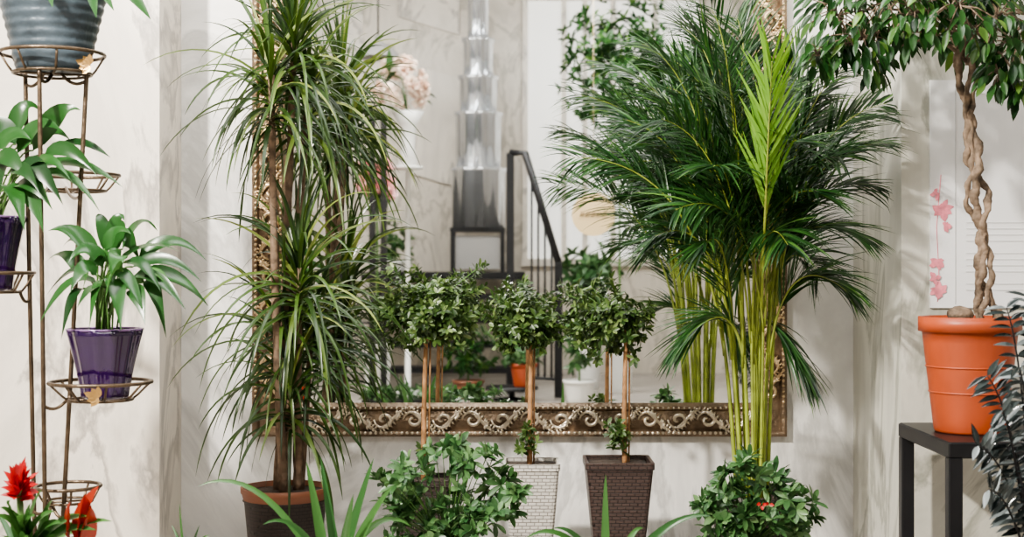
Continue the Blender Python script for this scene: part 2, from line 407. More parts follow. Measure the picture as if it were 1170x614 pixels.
# peace lilies
def purple_pot(t, c, z0, z1, rt, rb):
    prof = [(rb*.9, z0), (rb, z0+.006)]
    for k in range(1, 11):
        q = k/10; prof.append((rb+(rt-rb)*(q**1.25), z0+.006+(z1-z0-.006)*q))
    prof += [(rt-.004, z1), (rt-.008, z1-.025), (.003, z1-.027)]
    p = MB().lathe(prof, c, 96, wob=lambda i, z: 1+.022*math.cos(i/96*2*math.pi*12)).build('pot', 'purple', t)
    MB().ring((c[0], c[1], z1), rt-.002, .0028, 48).build('rim', 'purplerim', p)
    MB().lathe([(.002, z1-.012), (rt-.01, z1-.016)], c, 32, False).build('soil', 'soil', t)
def lily(t_): # long pointed tip
    return max(.015, math.sin(math.pi*min(1, t_**.6)))**1.0*(1 if t_ < .6 else 1-.35*(t_-.6)) if 0 < t_ < 1 else .02
def peace_lily(t, c, zs, specs, W=.05):
    ml = MB(); mp = MB()
    for (bx, by, tx, ty, dd) in specs:
        A = P(bx, by, c.y-CAMY+dd*.6); B = P(tx, ty, c.y-CAMY+dd)
        ml.leaf2(A, B, W*U(.75, 1.1), U(.035, .085), Vector((U(-.8, .8), -U(.2, .9), U(.3, .8))), n=10, prof=lily, fold=U(.15, .5))
        s0 = Vector((c.x+U(-.025, .025), c.y+U(-.025, .025), zs))
        mp.tube(bez(s0, Vector((s0.x*.7+A.x*.3, s0.y, max(A.z+.01, s0.z+.05))), A, 8), .0022, 6)
    ml.build('foliage', 'sleaf', t); mp.build('stems', 'petiole', t)
t = thing('potted_plant', 'peace lily in a glossy purple pot on the lower right ring', 'potted plant', (low_c.x, low_c.y, low_z))
zt = P(125, 376, SD).z; cc = Vector((P(125, 400, SD-.02).x, low_c.y, 0)); cc.x = (cc.x+low_c.x)/2
purple_pot(t, cc, low_z, zt, .087, .054)
specs = [(112,295,55,264,-.05),(122,290,110,246,.05),(128,292,142,252,0),(152,305,230,322,-.06),(150,318,212,354,-.12),(112,325,46,368,-.08),(104,310,53,338,0),(130,310,165,360,-.14),(122,318,102,376,-.15),
 (158,296,236,298,.03),(140,285,180,264,.1),(165,322,190,386,-.08),(95,330,70,388,-.1),(135,300,205,288,-.02),(118,305,78,300,-.1),(128,320,138,378,-.16),(145,300,184,334,-.13),(110,290,72,282,.1),(135,280,160,300,.02),(160,315,238,350,.06),(100,320,52,300,.06),(120,330,88,352,-.14),(150,330,166,372,-.15),(138,296,128,330,-.12),(125,300,95,330,-.08),(120,285,150,268,-.05),(140,310,120,345,-.16),(110,315,80,335,-.13),(155,325,200,340,-.1)]
peace_lily(t, cc, zt-.014, specs, .043)
t = thing('potted_plant', 'peace lily in a purple pot cut by the left picture edge', 'potted plant', (lef_c.x, lef_c.y, lef_z))
zt = P(-12, 248, SD).z
purple_pot(t, lef_c, lef_z, zt, .082, .052)
specs = [(38,172,92,126,-.03),(45,190,140,214,-.06),(42,202,114,242,-.1),(12,190,-2,236,-.1),(18,165,-14,140,0),(30,212,50,266,-.12),(58,176,126,180,.02),(12,158,46,128,.03),(6,212,28,264,-.14),(-20,200,-60,250,0),(-25,180,-75,170,.05),(50,180,112,202,-.12),(25,185,72,234,-.14),(-5,180,30,204,-.12),(20,175,70,150,-.06),(30,195,80,205,-.13),(10,200,45,220,-.15),(35,165,80,160,.02),(15,215,60,240,-.13),(0,170,35,160,-.06)]
peace_lily(t, lef_c, zt-.014, specs, .045)
# bromeliad with red flower, bottom left
bc = P(28, 640, 2.95); bc.z = 0
t = thing('bromeliad', 'bromeliad with a bright red flower head at the lower left', 'potted plant', bc)
round_pot(t, bc, .075, .055, 0, .22, 'terra2')
ml = MB()
for k in range(80):
    a = k*2.4; el = U(.5, 2.6)
    ml.leaf(bc+Z*.21, (math.cos(a), math.sin(a), el), U(.11, .20), U(.022, .034), U(.9, 1.8), 8, bladep, Vector((0, -.3, 1)), .35)
for (tx, ty) in ((100, 590), (60, 572), (128, 596), (8, 572), (-5, 590), (70, 598), (110, 606), (40, 590), (48, 560), (0, 580), (20, 590), (62, 585), (35, 575)):
    ml.leaf2(P(U(20, 50), 625, 2.93), P(tx, ty, 2.85), .03, .035, Vector((U(-.4, .4), -.7, .6)), 8, bladep, .35)
ml.build('foliage', 'blade', t)
mr = MB(); hc = P(22, 566, 2.92)
for k in range(44):
    a = k*2.4; q = k/44
    mr.leaf(hc+Z*(.035*q-.008), (math.cos(a)*(1.3-q), math.sin(a)*(1.3-q), .4+q*1.7), U(.032, .056), U(.014, .022), .5, 5, lance, Vector((0, -.7, .7)), .4)
mr.build('flower_head', 'red', t)
MB().tube([bc+Z*.20, (bc+Z*.22+hc)/2, hc+Z*.01], .007, 8).build('flower_stalk', 'petiole', t)
ml = MB()
for (x0, y0, x1, y1, w, nx) in ((88, 622, 113, 556, .046, -.5), (98, 624, 104, 580, .034, .5), (80, 622, 80, 574, .032, -1.1), (92, 620, 96, 566, .04, .8)):
    ml.leaf2(P(x0, y0, 2.9), P(x1, y1, 2.84), w, .02, Vector((nx, -.8, .4)), prof=lance, fold=.6)
ml.build('red_leaves', 'redl', t)
MB().tube([bc+Z*.20, P(70, 622, 2.91), P(87, 620, 2.90)], .003, 6).build('leaf_stalk', 'petiole', t)
# ------------------------------------------------------------------ dracaena
DD = 3.9
limw = lambda p: Vector((p.x, min(p.y, -.06), max(p.z, .004)))
dc = P(326, 600, DD); dc.z = 0
t = thing('dracaena', 'tall dracaena with narrow drooping leaves in a dark pot left of the mirror', 'potted plant', dc)
zr = P(326, 556, DD).z
MB().lathe([(.088, 0), (.092, .006), (.112, zr-.036), (.116, zr-.036), (.112, zr-.031), (.106, zr-.036), (.003, zr-.05)], dc, 48).build('cachepot', 'wovend', t)
ip = MB().lathe([(.104, zr-.045), (.114, zr-.032), (.118, zr-.016), (.121, zr-.014), (.122, zr), (.115, zr), (.110, zr-.03), (.003, zr-.032)], dc, 48).build('inner_pot', 'terra2', t)
MB().lathe([(.002, zr-.010), (.112, zr-.014)], dc, 32, False).build('soil', 'soil', t)
heads = [(336, 78, 3.86, 100, .33, 0), (310, 120, 3.80, 65, .31, 1), (352, 138, 3.93, 70, .31, 0), (342, 340, 3.84, 82, .34, 2), (324, 412, 3.92, 62, .33, 1), (356, 395, 3.98, 50, .31, 2), (332, 468, 3.86, 45, .27, 0)]
for i, (x, y, d, n_, L, k) in enumerate(heads):
    c = P(x, y, d); s0 = Vector((dc.x+[-.02, .005, .035][k]+U(-.006, .006), dc.y+[.02, -.03, .02][k], zr-.02))
    if i < 4:
        tp = c+Z*.08; mid = (s0+tp)/2+Vector((U(-.02, .02), 0, 0))
        pts = bez(s0, mid, tp, 20); rr = [.0135*(1-.35*j/20)*(1+.12*math.sin(j*2.3)) for j in range(21)]
        MB().tube(pts, rr, 10).build('trunk', 'cane', t)
    else:
        MB().tube(bez(s0, (s0+c)/2, c+Z*.06, 10), [.010-.0003*j for j in range(11)], 9).build('trunk', 'cane', t)
    ml = MB(limw)
    for j in range(n_):
        q = j/n_; a = j*2.39996+U(-.2, .2); el = math.radians(0+88*q+U(-14, 14))
        dr = Vector((math.cos(a)*math.cos(el), math.sin(a)*math.cos(el), math.sin(el)))
        dp = U(1.4, 2.9)*(1.15-.42*q)
        ml.leaf(c+Z*(-.06+.15*q), dr, L*U(.75, 1.22), U(.0115, .0175), dp, 11, bladep, Vector((dr.x*.3+U(-.3, .3), -.5+dr.y*.3, .8)), .35)
    ml.build('leaf_crown', 'dleaf', t)
# ------------------------------------------------------------------ rosette foliage
def rosette(ml, c, up, n, L, W, droop=.4, prof=None):
    up = up.normalized(); sx = up.cross(Vector((.31, .52, .79))).normalized(); sy = up.cross(sx)
    a0 = U(0, 6.28)
    for k in range(n):
        a = a0+k*2.39996; e = U(.1, 1.1)
        d = (sx*math.cos(a)+sy*math.sin(a))+up*e
        ml.leaf(c-up*U(0, .006), d, L*U(.65, 1.1), W*U(.8, 1.1), droop, 5, prof or obov, up+Vector((0, -.2, .2))+rdir()*.35, .3)
def dome_foliage(ml, mt, c, rx, ry, rz, nros, nl, L, W, zmin=-.5, root=None, fill=.35, tw=1.0):
    for k in range(nros):
        d = rdir(zmin, 1); q = U(fill, 1)**.5
        if U(0, 1) < .25: q *= U(1.0, 1.3)
        p = c+Vector((d.x*rx, d.y*ry, d.z*rz))*q
        rosette(ml, p, d+Vector((0, 0, .5))+rdir()*.7, nl, L*U(.7, 1.15), W)
        if mt is not None and k % 2 == 0: mt.tube(bez(root, (root+p)/2+Z*.01, p, 4), [.0028*tw, .0025*tw, .0022*tw, .002*tw, .0018*tw], 5)
# three standards
SDp = 4.02
specs = [((484, 545), (488, 360), .136, .102, (484, 505), None, 'wovend', 'standard shrub with the widest flat crown, its pot hidden behind a low bush'),
         ((607, 527), (598, 371), .096, .088, (605, 420), 'w', 'wovenw', 'standard shrub with a bare stem in a white woven square pot'),
         ((706, 525), (696, 372), .108, .096, (714, 410), 'b', 'wovenb', 'standard shrub with a bare stem in a dark brown woven square pot')]
for i, (rim, crown, rx, rz, sm, kd, pm, lab) in enumerate(specs):
    d = SDp; zr = P(0, rim[1], d).z; cx = P(rim[0], 0, d).x; cy = CAMY+d
    t = thing('standard_shrub', lab, 'potted plant', (cx, cy, 0), 'small standard shrubs in front of the mirror')
    hw = (.078, .078, .094)[i]
    secs = [(0, hw*.66, hw*.66), (.006, hw*.69, hw*.69), (zr-.02, hw*.98, hw*.98), (zr-.018, hw*1.02, hw*1.02), (zr, hw*1.02, hw*1.02), (zr, hw*.92, hw*.92), (zr-.025, hw*.9, hw*.9)]
    MB().loft(secs, (cx, cy), .012, 3).build('pot', pm, t, False)
    MB().loft([(zr-.03, hw*.9, hw*.9), (zr-.012, hw*.88, hw*.88), (zr-.009, hw*.4, hw*.4)], (cx, cy), .01).build('soil', 'soil', t)
    cc = P(crown[0], crown[1], d); s0 = Vector((P(sm[0], 0, d).x, cy, zr-.02))
    ml = MB(limw); mt = MB(limw)
    tp = Vector((P(sm[0]+ (2 if i else 4), 0, d).x, cy, cc.z+.0)); cc2 = Vector((cc.x, cy, cc.z))
    MB().tube(bez(s0, (s0+tp)/2+Vector((U(-.008, .008), 0, 0)), tp, 12), [.0082-.0002*j for j in range(13)], 9).build('stem', 'stem', t)
    dome_foliage(ml, mt, cc2, rx, rx*.85, rz, (260, 160, 190)[i], 7, .029, .0115, -.9, tp, .12, .7)
    for k in range(12):                       # longer loose shoots
        a = U(0, 6.28); q = cc2+Vector((math.cos(a)*rx*1.12, math.sin(a)*rx*.8, rz*U(-.5, 1.4)))
        for j in range(5): rosette(ml, tp.lerp(q, .68+.08*j), q-tp, 5, .027, .0105)
        mt.tube([tp, (tp+q)/2+Z*.01, q], .0014, 5)
    ml.build('crown', 'cleaf', t); mt.build('twigs', 'petiole', t)
    ml = MB(limw)
    if i:
        sp = Vector((s0.x-.01-(.012 if i == 2 else 0), cy-.02, zr+.03))
        for k in range(20): rosette(ml, sp+Vector((U(-.03, .03), U(-.03, .03), U(-.01, .075))), rdir(.2, 1), 5, .028, .011)
    else:
        for k in range(10): rosette(ml, Vector((s0.x+U(-.02, .02), cy, zr+U(0, .08))), rdir(.2, 1), 5, .028, .011)
    ml.build('sprout', 'cleaf', t)
    MB().tube([s0+Vector((.012, .012, 0)), tp+Vector((.009, .009, -.05))], .003, 6).build('support_cane', 'stem', t)
# low bushes, each an open mass of several lobes
bushes = [(512, 3.55, (512, 570), 'low leafy bush growing in front of the left standard shrub', .075,
           [(462,545,28),(500,526,30),(543,532,26),(570,552,15),(450,588,18),(490,578,32),(530,574,34),(560,592,18),(512,605,38),(470,610,28),(586,562,7),(434,550,7),(545,606,24),(520,508,8),(578,585,8)]),
          (860, 3.58, (858, 585), 'low leafy bush growing at the foot of the palm', .075,
           [(828,562,22),(855,537,22),(885,552,24),(908,572,18),(812,592,20),(850,580,32),(885,590,30),(860,608,36),(920,590,10),(838,548,16),(900,605,26),(825,608,24),(800,580,7)])]
for (px, d, ctr, lab, pr, lobes) in bushes:
    c = P(ctr[0], ctr[1], d); b0 = Vector((c.x, c.y, 0))
    t = thing('low_bush', lab, 'potted plant', b0, 'low leafy bushes by the mirror')
    round_pot(t, b0, pr, pr*.75, 0, .15, 'wovend')
    ml = MB(limw); mt = MB(limw); root = Vector((c.x, c.y+.02, .14))
    for (lx, ly, lr) in lobes:
        lc = P(lx, ly, d+U(-.09, .06)); r = lr/F*d
        dome_foliage(ml, mt, lc, r, r, r*.9, int(3+lr*.34), 7, .042, .0165, -.6, root, .2, .6)
    ml.build('foliage', 'bleaf', t); mt.build('stems', 'petiole', t)
    if px > 800:
        mr = MB(); q = P(876, 577, d-.15)
        for k in range(5): mr.leaf(q+Vector((U(-.016, .016), 0, U(-.003, .003))), (math.cos(k*2.4), -.4, math.sin(k*2.4)*.5), .012, .009, .2, 4, ovate, Vector((0, -1, .2)))
        mr.build('red_flower', 'red', t)
# blade-leaf plants poking up from below
def blade_plant(px, d, tips, lab, zp=.16):
    c = P(px, 640, d); c.z = 0
    t = thing('strap_leaf_plant', lab, 'potted plant', c, 'strap-leaved plants at the bottom edge')
    round_pot(t, c, .07, .052, 0, zp, 'terra2')
    ml = MB()
    for (tx, ty, W, dd, bl) in tips:
        B = P(tx, ty, d+dd); ml.leaf2(Vector((c.x+U(-.012, .012), c.y+U(-.012, .012), zp-.015)), B, W, bl, Vector((U(-.5, .5), -.85, .5)), 12, lambda q: (.5+.5*min(1, q/.4))*max(.02, 1-q)**.6 if q < 1 else .02, .45)
    ml.build('foliage', 'blade', t)
blade_plant(382, 3.1, [(350, 528, .034, 0, .02), (366, 522, .03, .05, .0), (427, 524, .036, -.03, .01), (449, 556, .032, -.08, .05), (404, 565, .03, -.1, .02), (226, 556, .02, .0, .18), (300, 600, .02, -.1, .12), (470, 602, .024, .05, .14)], 'strap-leaved plant poking up beside the dracaena pot')
blade_plant(694, 3.1, [(692, 543, .028, 0, 0), (812, 590, .026, -.05, .10), (632, 604, .022, -.06, .08), (735, 604, .022, .05, .08), (600, 616, .022, -.06, .12)], 'strap-leaved plant with one upright blade before the brown woven pot')
blade_plant(214, 3.15, [(205, 575, .012, 0, 0), (228, 600, .012, -.05, .02), (196, 600, .012, .05, .03), (240, 612, .012, 0, .06)], 'small strap-leaved plant with thin tips near the left pier')
# ------------------------------------------------------------------ palm
PD = 3.86
pc = P(860, 600, PD); pc.z = 0
limp = lambda p: Vector((min(p.x, 1.04 if p.y > -.62 else 9), min(p.y, -.05), max(p.z, .01)))
t = thing('palm', 'large bushy areca palm with yellow-green stems right of the mirror', 'potted plant', pc)
zr = P(0, 562, PD).z
round_pot(t, pc, .115, .085, 0, zr, 'wovend', rim=.025)
tops = []
NC = 18
for k in range(NC):
    a = k*2.39996; r = .010+.034*math.sqrt((k+.5)/NC)
    p0 = pc+Vector((r*math.cos(a), r*math.sin(a), zr-.015))
    p1 = pc+Vector((r*1.7*math.cos(a)-.005, r*1.5*math.sin(a), zr+U(.32, .54)))
    rr = U(.0046, .0072)
    MB().tube(bez(p0, (p0+p1)/2+Vector((-.15*(p1.x-p0.x), 0, .03)), p1, 10), [rr*(1+.25*(j < 1))*(1-.035*j) for j in range(11)], 8).build('cane', 'palmstem', t)
    tops.append((p1, rr*.65))
tips = [(650,180,-.1),(656,108,0),(690,76,.15),(734,50,-.1),(778,32,.1),(812,10,0),(842,20,.15),(748,270,-.1),(775,400,-.1),(756,136,-.2),(790,86,-.2),(712,136,-.1),(772,240,-.25),
        (925,56,.1),(965,78,-.05),(1014,118,0),(1006,164,-.15),(992,212,.1),(985,272,-.1),(970,335,-.1),(925,430,.0),(905,72,-.15),(880,100,-.25),(836,106,-.25),(815,190,-.3),(910,160,-.3),(935,220,-.25),(805,280,-.25),(945,130,.2),(762,100,.3),(724,186,.25),(900,280,-.25),(848,60,.1),(960,180,-.2),(760,200,.1),(935,310,.1),(785,180,.0),(706,154,.1),(860,150,.2),(970,130,.2),(820,70,.2),(800,150,.1),(770,70,.0),(745,110,.1),(925,110,.0),(850,200,.1),(890,200,.2),(800,40,.2)]
used = {}
for i, (tx, ty, dd) in enumerate(tips):
    tip = P(tx, ty, PD+dd)
    if tip.y > -.09: tip.y = -.09
    best = min(range(NC), key=lambda q: abs((tops[q][0].x-pc.x)*4-(tip.x-pc.x)*.8)+abs((tops[q][0].y-pc.y)*3-(tip.y-pc.y))*.6+.22*used.get(q, 0))
    used[best] = used.get(best, 0)+1
    b0, r0 = tops[best]; b0 = b0+Vector((U(-.004, .004), U(-.004, .004), -.01-.05*U(0, 1)))
    hx = tip.x-b0.x; hy = tip.y-b0.y; hh = math.hypot(hx, hy)
    low = min(1, max(0, (ty-130)/240))
    cz = b0.z+(tip.z-b0.z)*(.92-.08*U(0, 1))+low*(.08+.44*hh)+.03
    c = Vector((b0.x+hx*.17, b0.y+hy*.20, cz))
    pts = bez(b0, c, tip, 26)
    fr = MB(limp); ml_t = .28
    hd = Vector((hx, hy, 0)); hd = hd.normalized() if hd.length > .03 else Vector((1, 0, 0))
    sd0 = hd.cross(Z).normalized(); roll = U(-1.0, 1.0)
    NL = 40
    for k in range(NL):
        q = ml_t+(1-ml_t)*(k+.5)/NL; f = q*26; j = min(25, int(f)); p = pts[j].lerp(pts[j+1], f-j)
        tg = (pts[min(26, j+1)]-pts[j]).normalized(); sd = Matrix.Rotation(roll+U(-.3, .3), 3, tg) @ sd0
        w = (k+.5)/NL; LL = .205*(.5+.5*math.sin(math.pi*min(1, .12+w*.9))**.7)*(1.0 if w < .8 else 1-.7*(w-.8))
        for sg in (-1, 1):
            ml_d = tg*U(.85, 1.1)+sd*sg*U(.5, .8)+Z*U(.0, .2)
            fr.leaf(p, ml_d, LL*U(.8, 1.12), U(.0055, .0084), U(.35, .9), 6, lance, Vector((U(-.4, .4), -.55, .8)), .3)
    fo = fr.build('frond', 'pleaf', t)
    MB(limp).tube(pts, [r0*(1-.85*j/26) for j in range(27)], 7).build('frond_stalk', 'palmstem', fo)
# young feathery frond
tip = P(882, 70, PD-.36); b0 = tops[0][0]+Vector((0, -.01, -.03)); c = Vector((P(864, 0, PD-.2).x, tip.y+.03, (b0.z+tip.z)/2))
pts = bez(b0, c, tip, 26); fr = MB(limp)
for k in range(29):
    q = .44+.56*(k+.5)/29; f = q*26; j = min(25, int(f)); p = pts[j].lerp(pts[j+1], f-j)
    for sg in (-1, 1):
        fr.leaf(p, Vector((sg*U(.16, .55), U(-.25, .05), 1)), .19*(1-.35*(k/29))*U(.8, 1.12), U(.007, .0105), .15, 5, lance, Vector((sg*U(.2, .9), -1, .1)), .35)
fo = fr.build('young_frond', 'spear', t); fo['label'] = 'bright yellow-green half-open young frond'
MB(limp).tube(pts, [.005*(1-.8*j/26) for j in range(27)], 7).build('frond_stalk', 'palmstem', fo)
# ------------------------------------------------------------------ stool, ficus
SX0, SX1, SY0, SY1, SZ = 1.018, 1.46, CAMY+3.315, CAMY+3.75, .444
t = thing('side_table', 'square black metal side table under the orange pot', 'table', ((SX0+SX1)/2, (SY0+SY1)/2, 0))
MB().box((SX0, SY0, SZ-.038), (SX1, SY1, SZ), .004).build('table_top', 'black', t, False)
for x in (SX0, SX1-.034):
    for y in (SY0, SY1-.034): MB().box((x+.001, y+.001, 0), (x+.034, y+.034, SZ-.036), .003).build('leg', 'black', t, False)
FD = 3.53
fc = P(1108, 490, FD); fc.z = SZ+.001
t = thing('ficus_tree', 'ficus tree with a braided trunk in an orange plastic pot on the table', 'potted plant', fc)
zr = P(0, 362, FD).z
round_pot(t, fc, .119, .086, fc.z, zr, 'terra', rim=.036, rimw=.005, rings=2)
mb = MB().ball(P(1097, 356, FD-.05)-Z*.008, .028, (1.15, 1, .75), 14, .06); rb = mb.build('root_bulb', 'ficusbark', t)
ctrl = [P(1131, 368, FD), P(1128, 300, FD), P(1119, 240, FD), P(1111, 180, FD), P(1104, 110, FD), P(1106, 30, FD)]
def along(q):
    f = q*(len(ctrl)-1); i = min(len(ctrl)-2, int(f)); return ctrl[i].lerp(ctrl[i+1], f-i)
for s in range(3):
    pts = []; rr = []
    for k in range(91):
        q = k/90; a = 2*math.pi*(s/3+q*1.6)+.8*math.sin(q*8+s*2); r = .0185*(1+.6*math.sin(q*15+s*.6))*(1-.1*q)
        pts.append(along(q)+Vector((math.cos(a)*r+.003*math.sin(k*.9+s), math.sin(a)*r*.8, 0))); rr.append((.0118, .0096, .0076)[s]*(1-.2*q)*(1+.2*math.sin(k*.8+s*2)+.12*math.sin(k*2.3)))
    MB().tube(pts, rr, 10).build('braided_trunk', 'ficusbark', t)
lobes = [(957,18,44,-.05),(985,46,32,-.1),(954,58,22,0),(968,-30,55,.05),(1015,0,50,-.1),(1045,16,34,-.15),(1060,-30,60,-.1),(1095,6,44,-.2),(1140,18,46,-.15),(1162,54,36,-.1),(1185,20,60,0),(1120,-50,80,0),(1040,-80,90,0),(1160,-80,80,.1),(985,-70,60,0),(1002,72,15,.05),(1142,86,18,-.12),(1100,40,26,.12),(934,64,15,-.05),(1168,100,16,-.1),(1030,46,14,.1)]
ml = MB(); mt = MB(); top = ctrl[-1]
for (lx, ly, lr, dd) in lobes:
    c = P(lx, ly, FD+dd); r = lr/F*FD
    mt.tube(bez(along(U(.88, 1)), (top+c)/2+Z*.06, c, 8), [.005-.0004*j for j in range(9)], 6)
    for k in range(int(11+lr*1.0)):
        d = rdir(); p = c+d*r*U(.3, 1.2)**.6; p.y = min(p.y, CAMY+3.84)
        dr = Vector((d.x*.7, d.y*.5-.1, d.z*.3-.6))
        p.y = min(p.y, -.62)
        ml.leaf(p, dr, U(.038, .060), U(.016, .023), .25, 5, ovate, Vector((d.x*.6+U(-.6, .6), -.6, .6)), .35)
        if k % 3 == 0: mt.tube([c, (c+p)/2+Z*.01, p], .0016, 5)
ml.build('foliage', 'fleaf', t); mt.build('branches', 'ficusbark', t)
# dark glossy plant bottom right
zc = P(1195, 700, 2.95); zc.z = 0
t = thing('dark_leaf_plant', 'dark plant with silvery glints painted on its leaves at the lower right edge', 'potted plant', zc)
round_pot(t, zc, .085, .065, 0, .16, 'black')
ml = MB(); mt = MB()
for (tx, ty, dd) in ((1150,352,.0),(1128,430,-.05),(1175,340,.05),(1118,510,-.08),(1200,360,0),(1145,470,-.12),(1130,560,-.1),(1230,420,0),(1250,500,.05),(1165,420,-.08)):
    tip = P(tx, ty, 2.95+dd); b0 = Vector((zc.x+U(-.02, .02), zc.y+U(-.02, .02), .14))
    pts = bez(b0, Vector((b0.x*.6+tip.x*.4, b0.y, tip.z*.75+b0.z*.25+.05)), tip, 20); mt.tube(pts, [.004-.00014*j for j in range(21)], 6)
    for k in range(5, 21):
        tg = (pts[k]-pts[k-1]).normalized()
        for sg in (-1, 1):
            sdv = tg.cross(Vector((U(-.2, .2), -1, U(0, .4)))).normalized()
            ml.leaf(pts[k], tg*.4+sdv*sg+Vector((0, U(-.4, .2), 0)), U(.035, .055), .013, .3, 5, ovate, Vector((U(-.7, .7), -.6, .8)), .4)
ml.build('foliage', 'zz', t); mt.build('stems', 'black', t)
# notice board / poster on the right pier
d = 3.856; a = P(1062, 92, d); b_ = P(1260, 352, d); yb = -.544
t = thing('poster', 'white poster with pink flowers printed down its left side', 'poster', ((a.x+b_.x)/2, yb, b_.z))
MB().box((a.x, yb-.008, b_.z), (b_.x, yb, a.z)).build('sheet', 'poster', t, False)
mb = MB()
e = P(1090, 0, d).x
mb.box((e, yb-.0095, b_.z+.01), (e+.002, yb-.0075, a.z-.01))
for py in (108, 255, 262, 269, 276, 290, 297, 304, 311, 325, 332): mb.box((e+.03, yb-.0095, P(0, py, d).z), (e+.03+U(.12, .2), yb-.0075, P(0, py, d).z+.0016))
mb.build('printed_lines', 'ink', t, False)
mb = MB(); off = 0
for (fx, fy, s) in ((1076, 240, .032), (1069, 302, .027), (1071, 332, .030), (1081, 258, .02), (1066, 318, .022), (1068, 222, .016)):
    q = P(fx, fy, d)
    for k in range(8):
        off += 1; q.y = yb-.0088-.00012*off
        a_ = k*2.4+fx; mb.leaf(q+Vector((U(-.006, .006), 0, U(-.006, .006))), (math.cos(a_), 0, math.sin(a_)), s*U(.6, 1.0), s*U(.45, .65), 0, 5, ovate, Vector((0, -1, 0)), 0)
pts = [P(1074, 200, d), P(1069, 260, d), P(1072, 320, d), P(1070, 345, d)]
mb.tube([Vector((p.x, yb-.0085, p.z)) for p in pts], .0012, 5)
mb.build('printed_blossoms', 'print', t)
# ------------------------------------------------------------------ the room behind the camera, seen in the mirror
p0 = V(440, 0, 10.2); p1 = V(592, 0, 10.2)
def RY(D): return CAMY+8.784-D
t = thing('staircase', 'black staircase with a landing, seen in the mirror', 'staircase', ((p0.x+p1.x)/2, RY(9.9), 0))
for k in range(1, 5):
    y = RY(9.6+.22*k); MB().box((p0.x, y-.23, .165*k-.04), (p1.x, y, .165*k)).build('tread', 'black', t, False)
MB().box((p0.x-.2, RY(11.45), .77), (p1.x+.05, RY(10.45), .825)).build('landing', 'black', t, False)
for x in (p0.x-.03, p1.x):
    mb = MB(); mb.tube([(x+.015, RY(9.75), 0), (x+.015, RY(10.5), .8)], .03, 4); mb.build('stringer', 'black', t, False)
for x in (p0.x-.16, p1.x):
    MB().box((x, RY(11.3), 0), (x+.04, RY(11.26), .77)).build('leg', 'black', t, False)
def bar(mb, a, b, r=.014): mb.tube([a, b], r, 8)
A = V(583, 175, 9.62); A2 = V(600, 175, 9.58); B = V(638, 300, 9.35)
t = thing('stair_railing', 'black sloping stair railing right of the chrome tower', 'railing', (A.x, A.y, 0))
mb = MB(); mb.tube([A, A2, B], .026, 8); mb.build('handrail', 'black', t)
for q in (0, 1):
    p = A if q == 0 else B; MB().box((p.x-.026, p.y-.026, 0), (p.x+.026, p.y+.026, p.z), .003).build('post', 'black', t, False)
for q in (.2, .4, .6, .8):
    p = A2.lerp(B, q); mb = MB(); bar(mb, p, Vector((p.x, p.y, .12)), .008); mb.build('baluster', 'black', t)
mb = MB(); bar(mb, Vector((A.x, A.y, .12)), Vector((B.x, B.y, .12)), .01); mb.build('bottom_rail', 'black', t)
A = V(388, 108, 9.12); B = V(440, 134, 9.16)
t = thing('stair_railing', 'black railing left of the blush flowers, seen in the mirror', 'railing', (B.x, B.y, 0))
mb = MB(); bar(mb, A, B, .018); mb.build('handrail', 'black', t)
for q in (.0, .72, .97):
    p = A.lerp(B, q); MB().box((p.x-.02, p.y-.02, 0), (p.x+.02, p.y+.02, p.z), .003).build('post', 'black', t, False)
for z in (.5, .9):
    mb = MB(); bar(mb, Vector((A.x, A.y, z)), Vector((B.x, B.y, z)), .008); mb.build('bottom_rail', 'black', t)
# tower and stand
TD = 10.95; tc = V(546, 310, TD); tc.z = .826
t = thing('display_stand', 'black open display stand with a grey panel under the chrome tower', 'stand', tc)
w = .19; h = .305
for sx in (-1, 1):
    for sy in (-1, 1): MB().box((tc.x+sx*w-.015, tc.y+sy*.15-.015, tc.z), (tc.x+sx*w+.015, tc.y+sy*.15+.015, tc.z+h)).build('leg', 'black', t, False)
MB().box((tc.x-w-.02, tc.y-.17, tc.z+h), (tc.x+w+.02, tc.y+.17, tc.z+h+.03)).build('top', 'black', t, False)
MB().box((tc.x-w+.02, tc.y+.1, tc.z+.02), (tc.x+w-.02, tc.y+.12, tc.z+h-.03)).build('panel', 'panelg', t, False)
zb = tc.z+h+.031
t = thing('chrome_tower', 'tall stepped chrome column decoration on the black stand', 'decoration', (tc.x, tc.y, zb))
tiers = [(.20, 1.62), (.17, 2.05), (.14, 2.33), (.112, 2.62), (.078, 2.98)]; z0 = zb
for r, z1 in tiers:
    MB().lathe([(r*.98, z0), (r*1.0, z1-.03), (r+.012, z1-.026), (r+.012, z1), (.01, z1)], tc, 96, wob=lambda i, z: 1+.05*math.cos(i/96*2*math.pi*9)).build('tier', 'chrome', t); z0 = z1
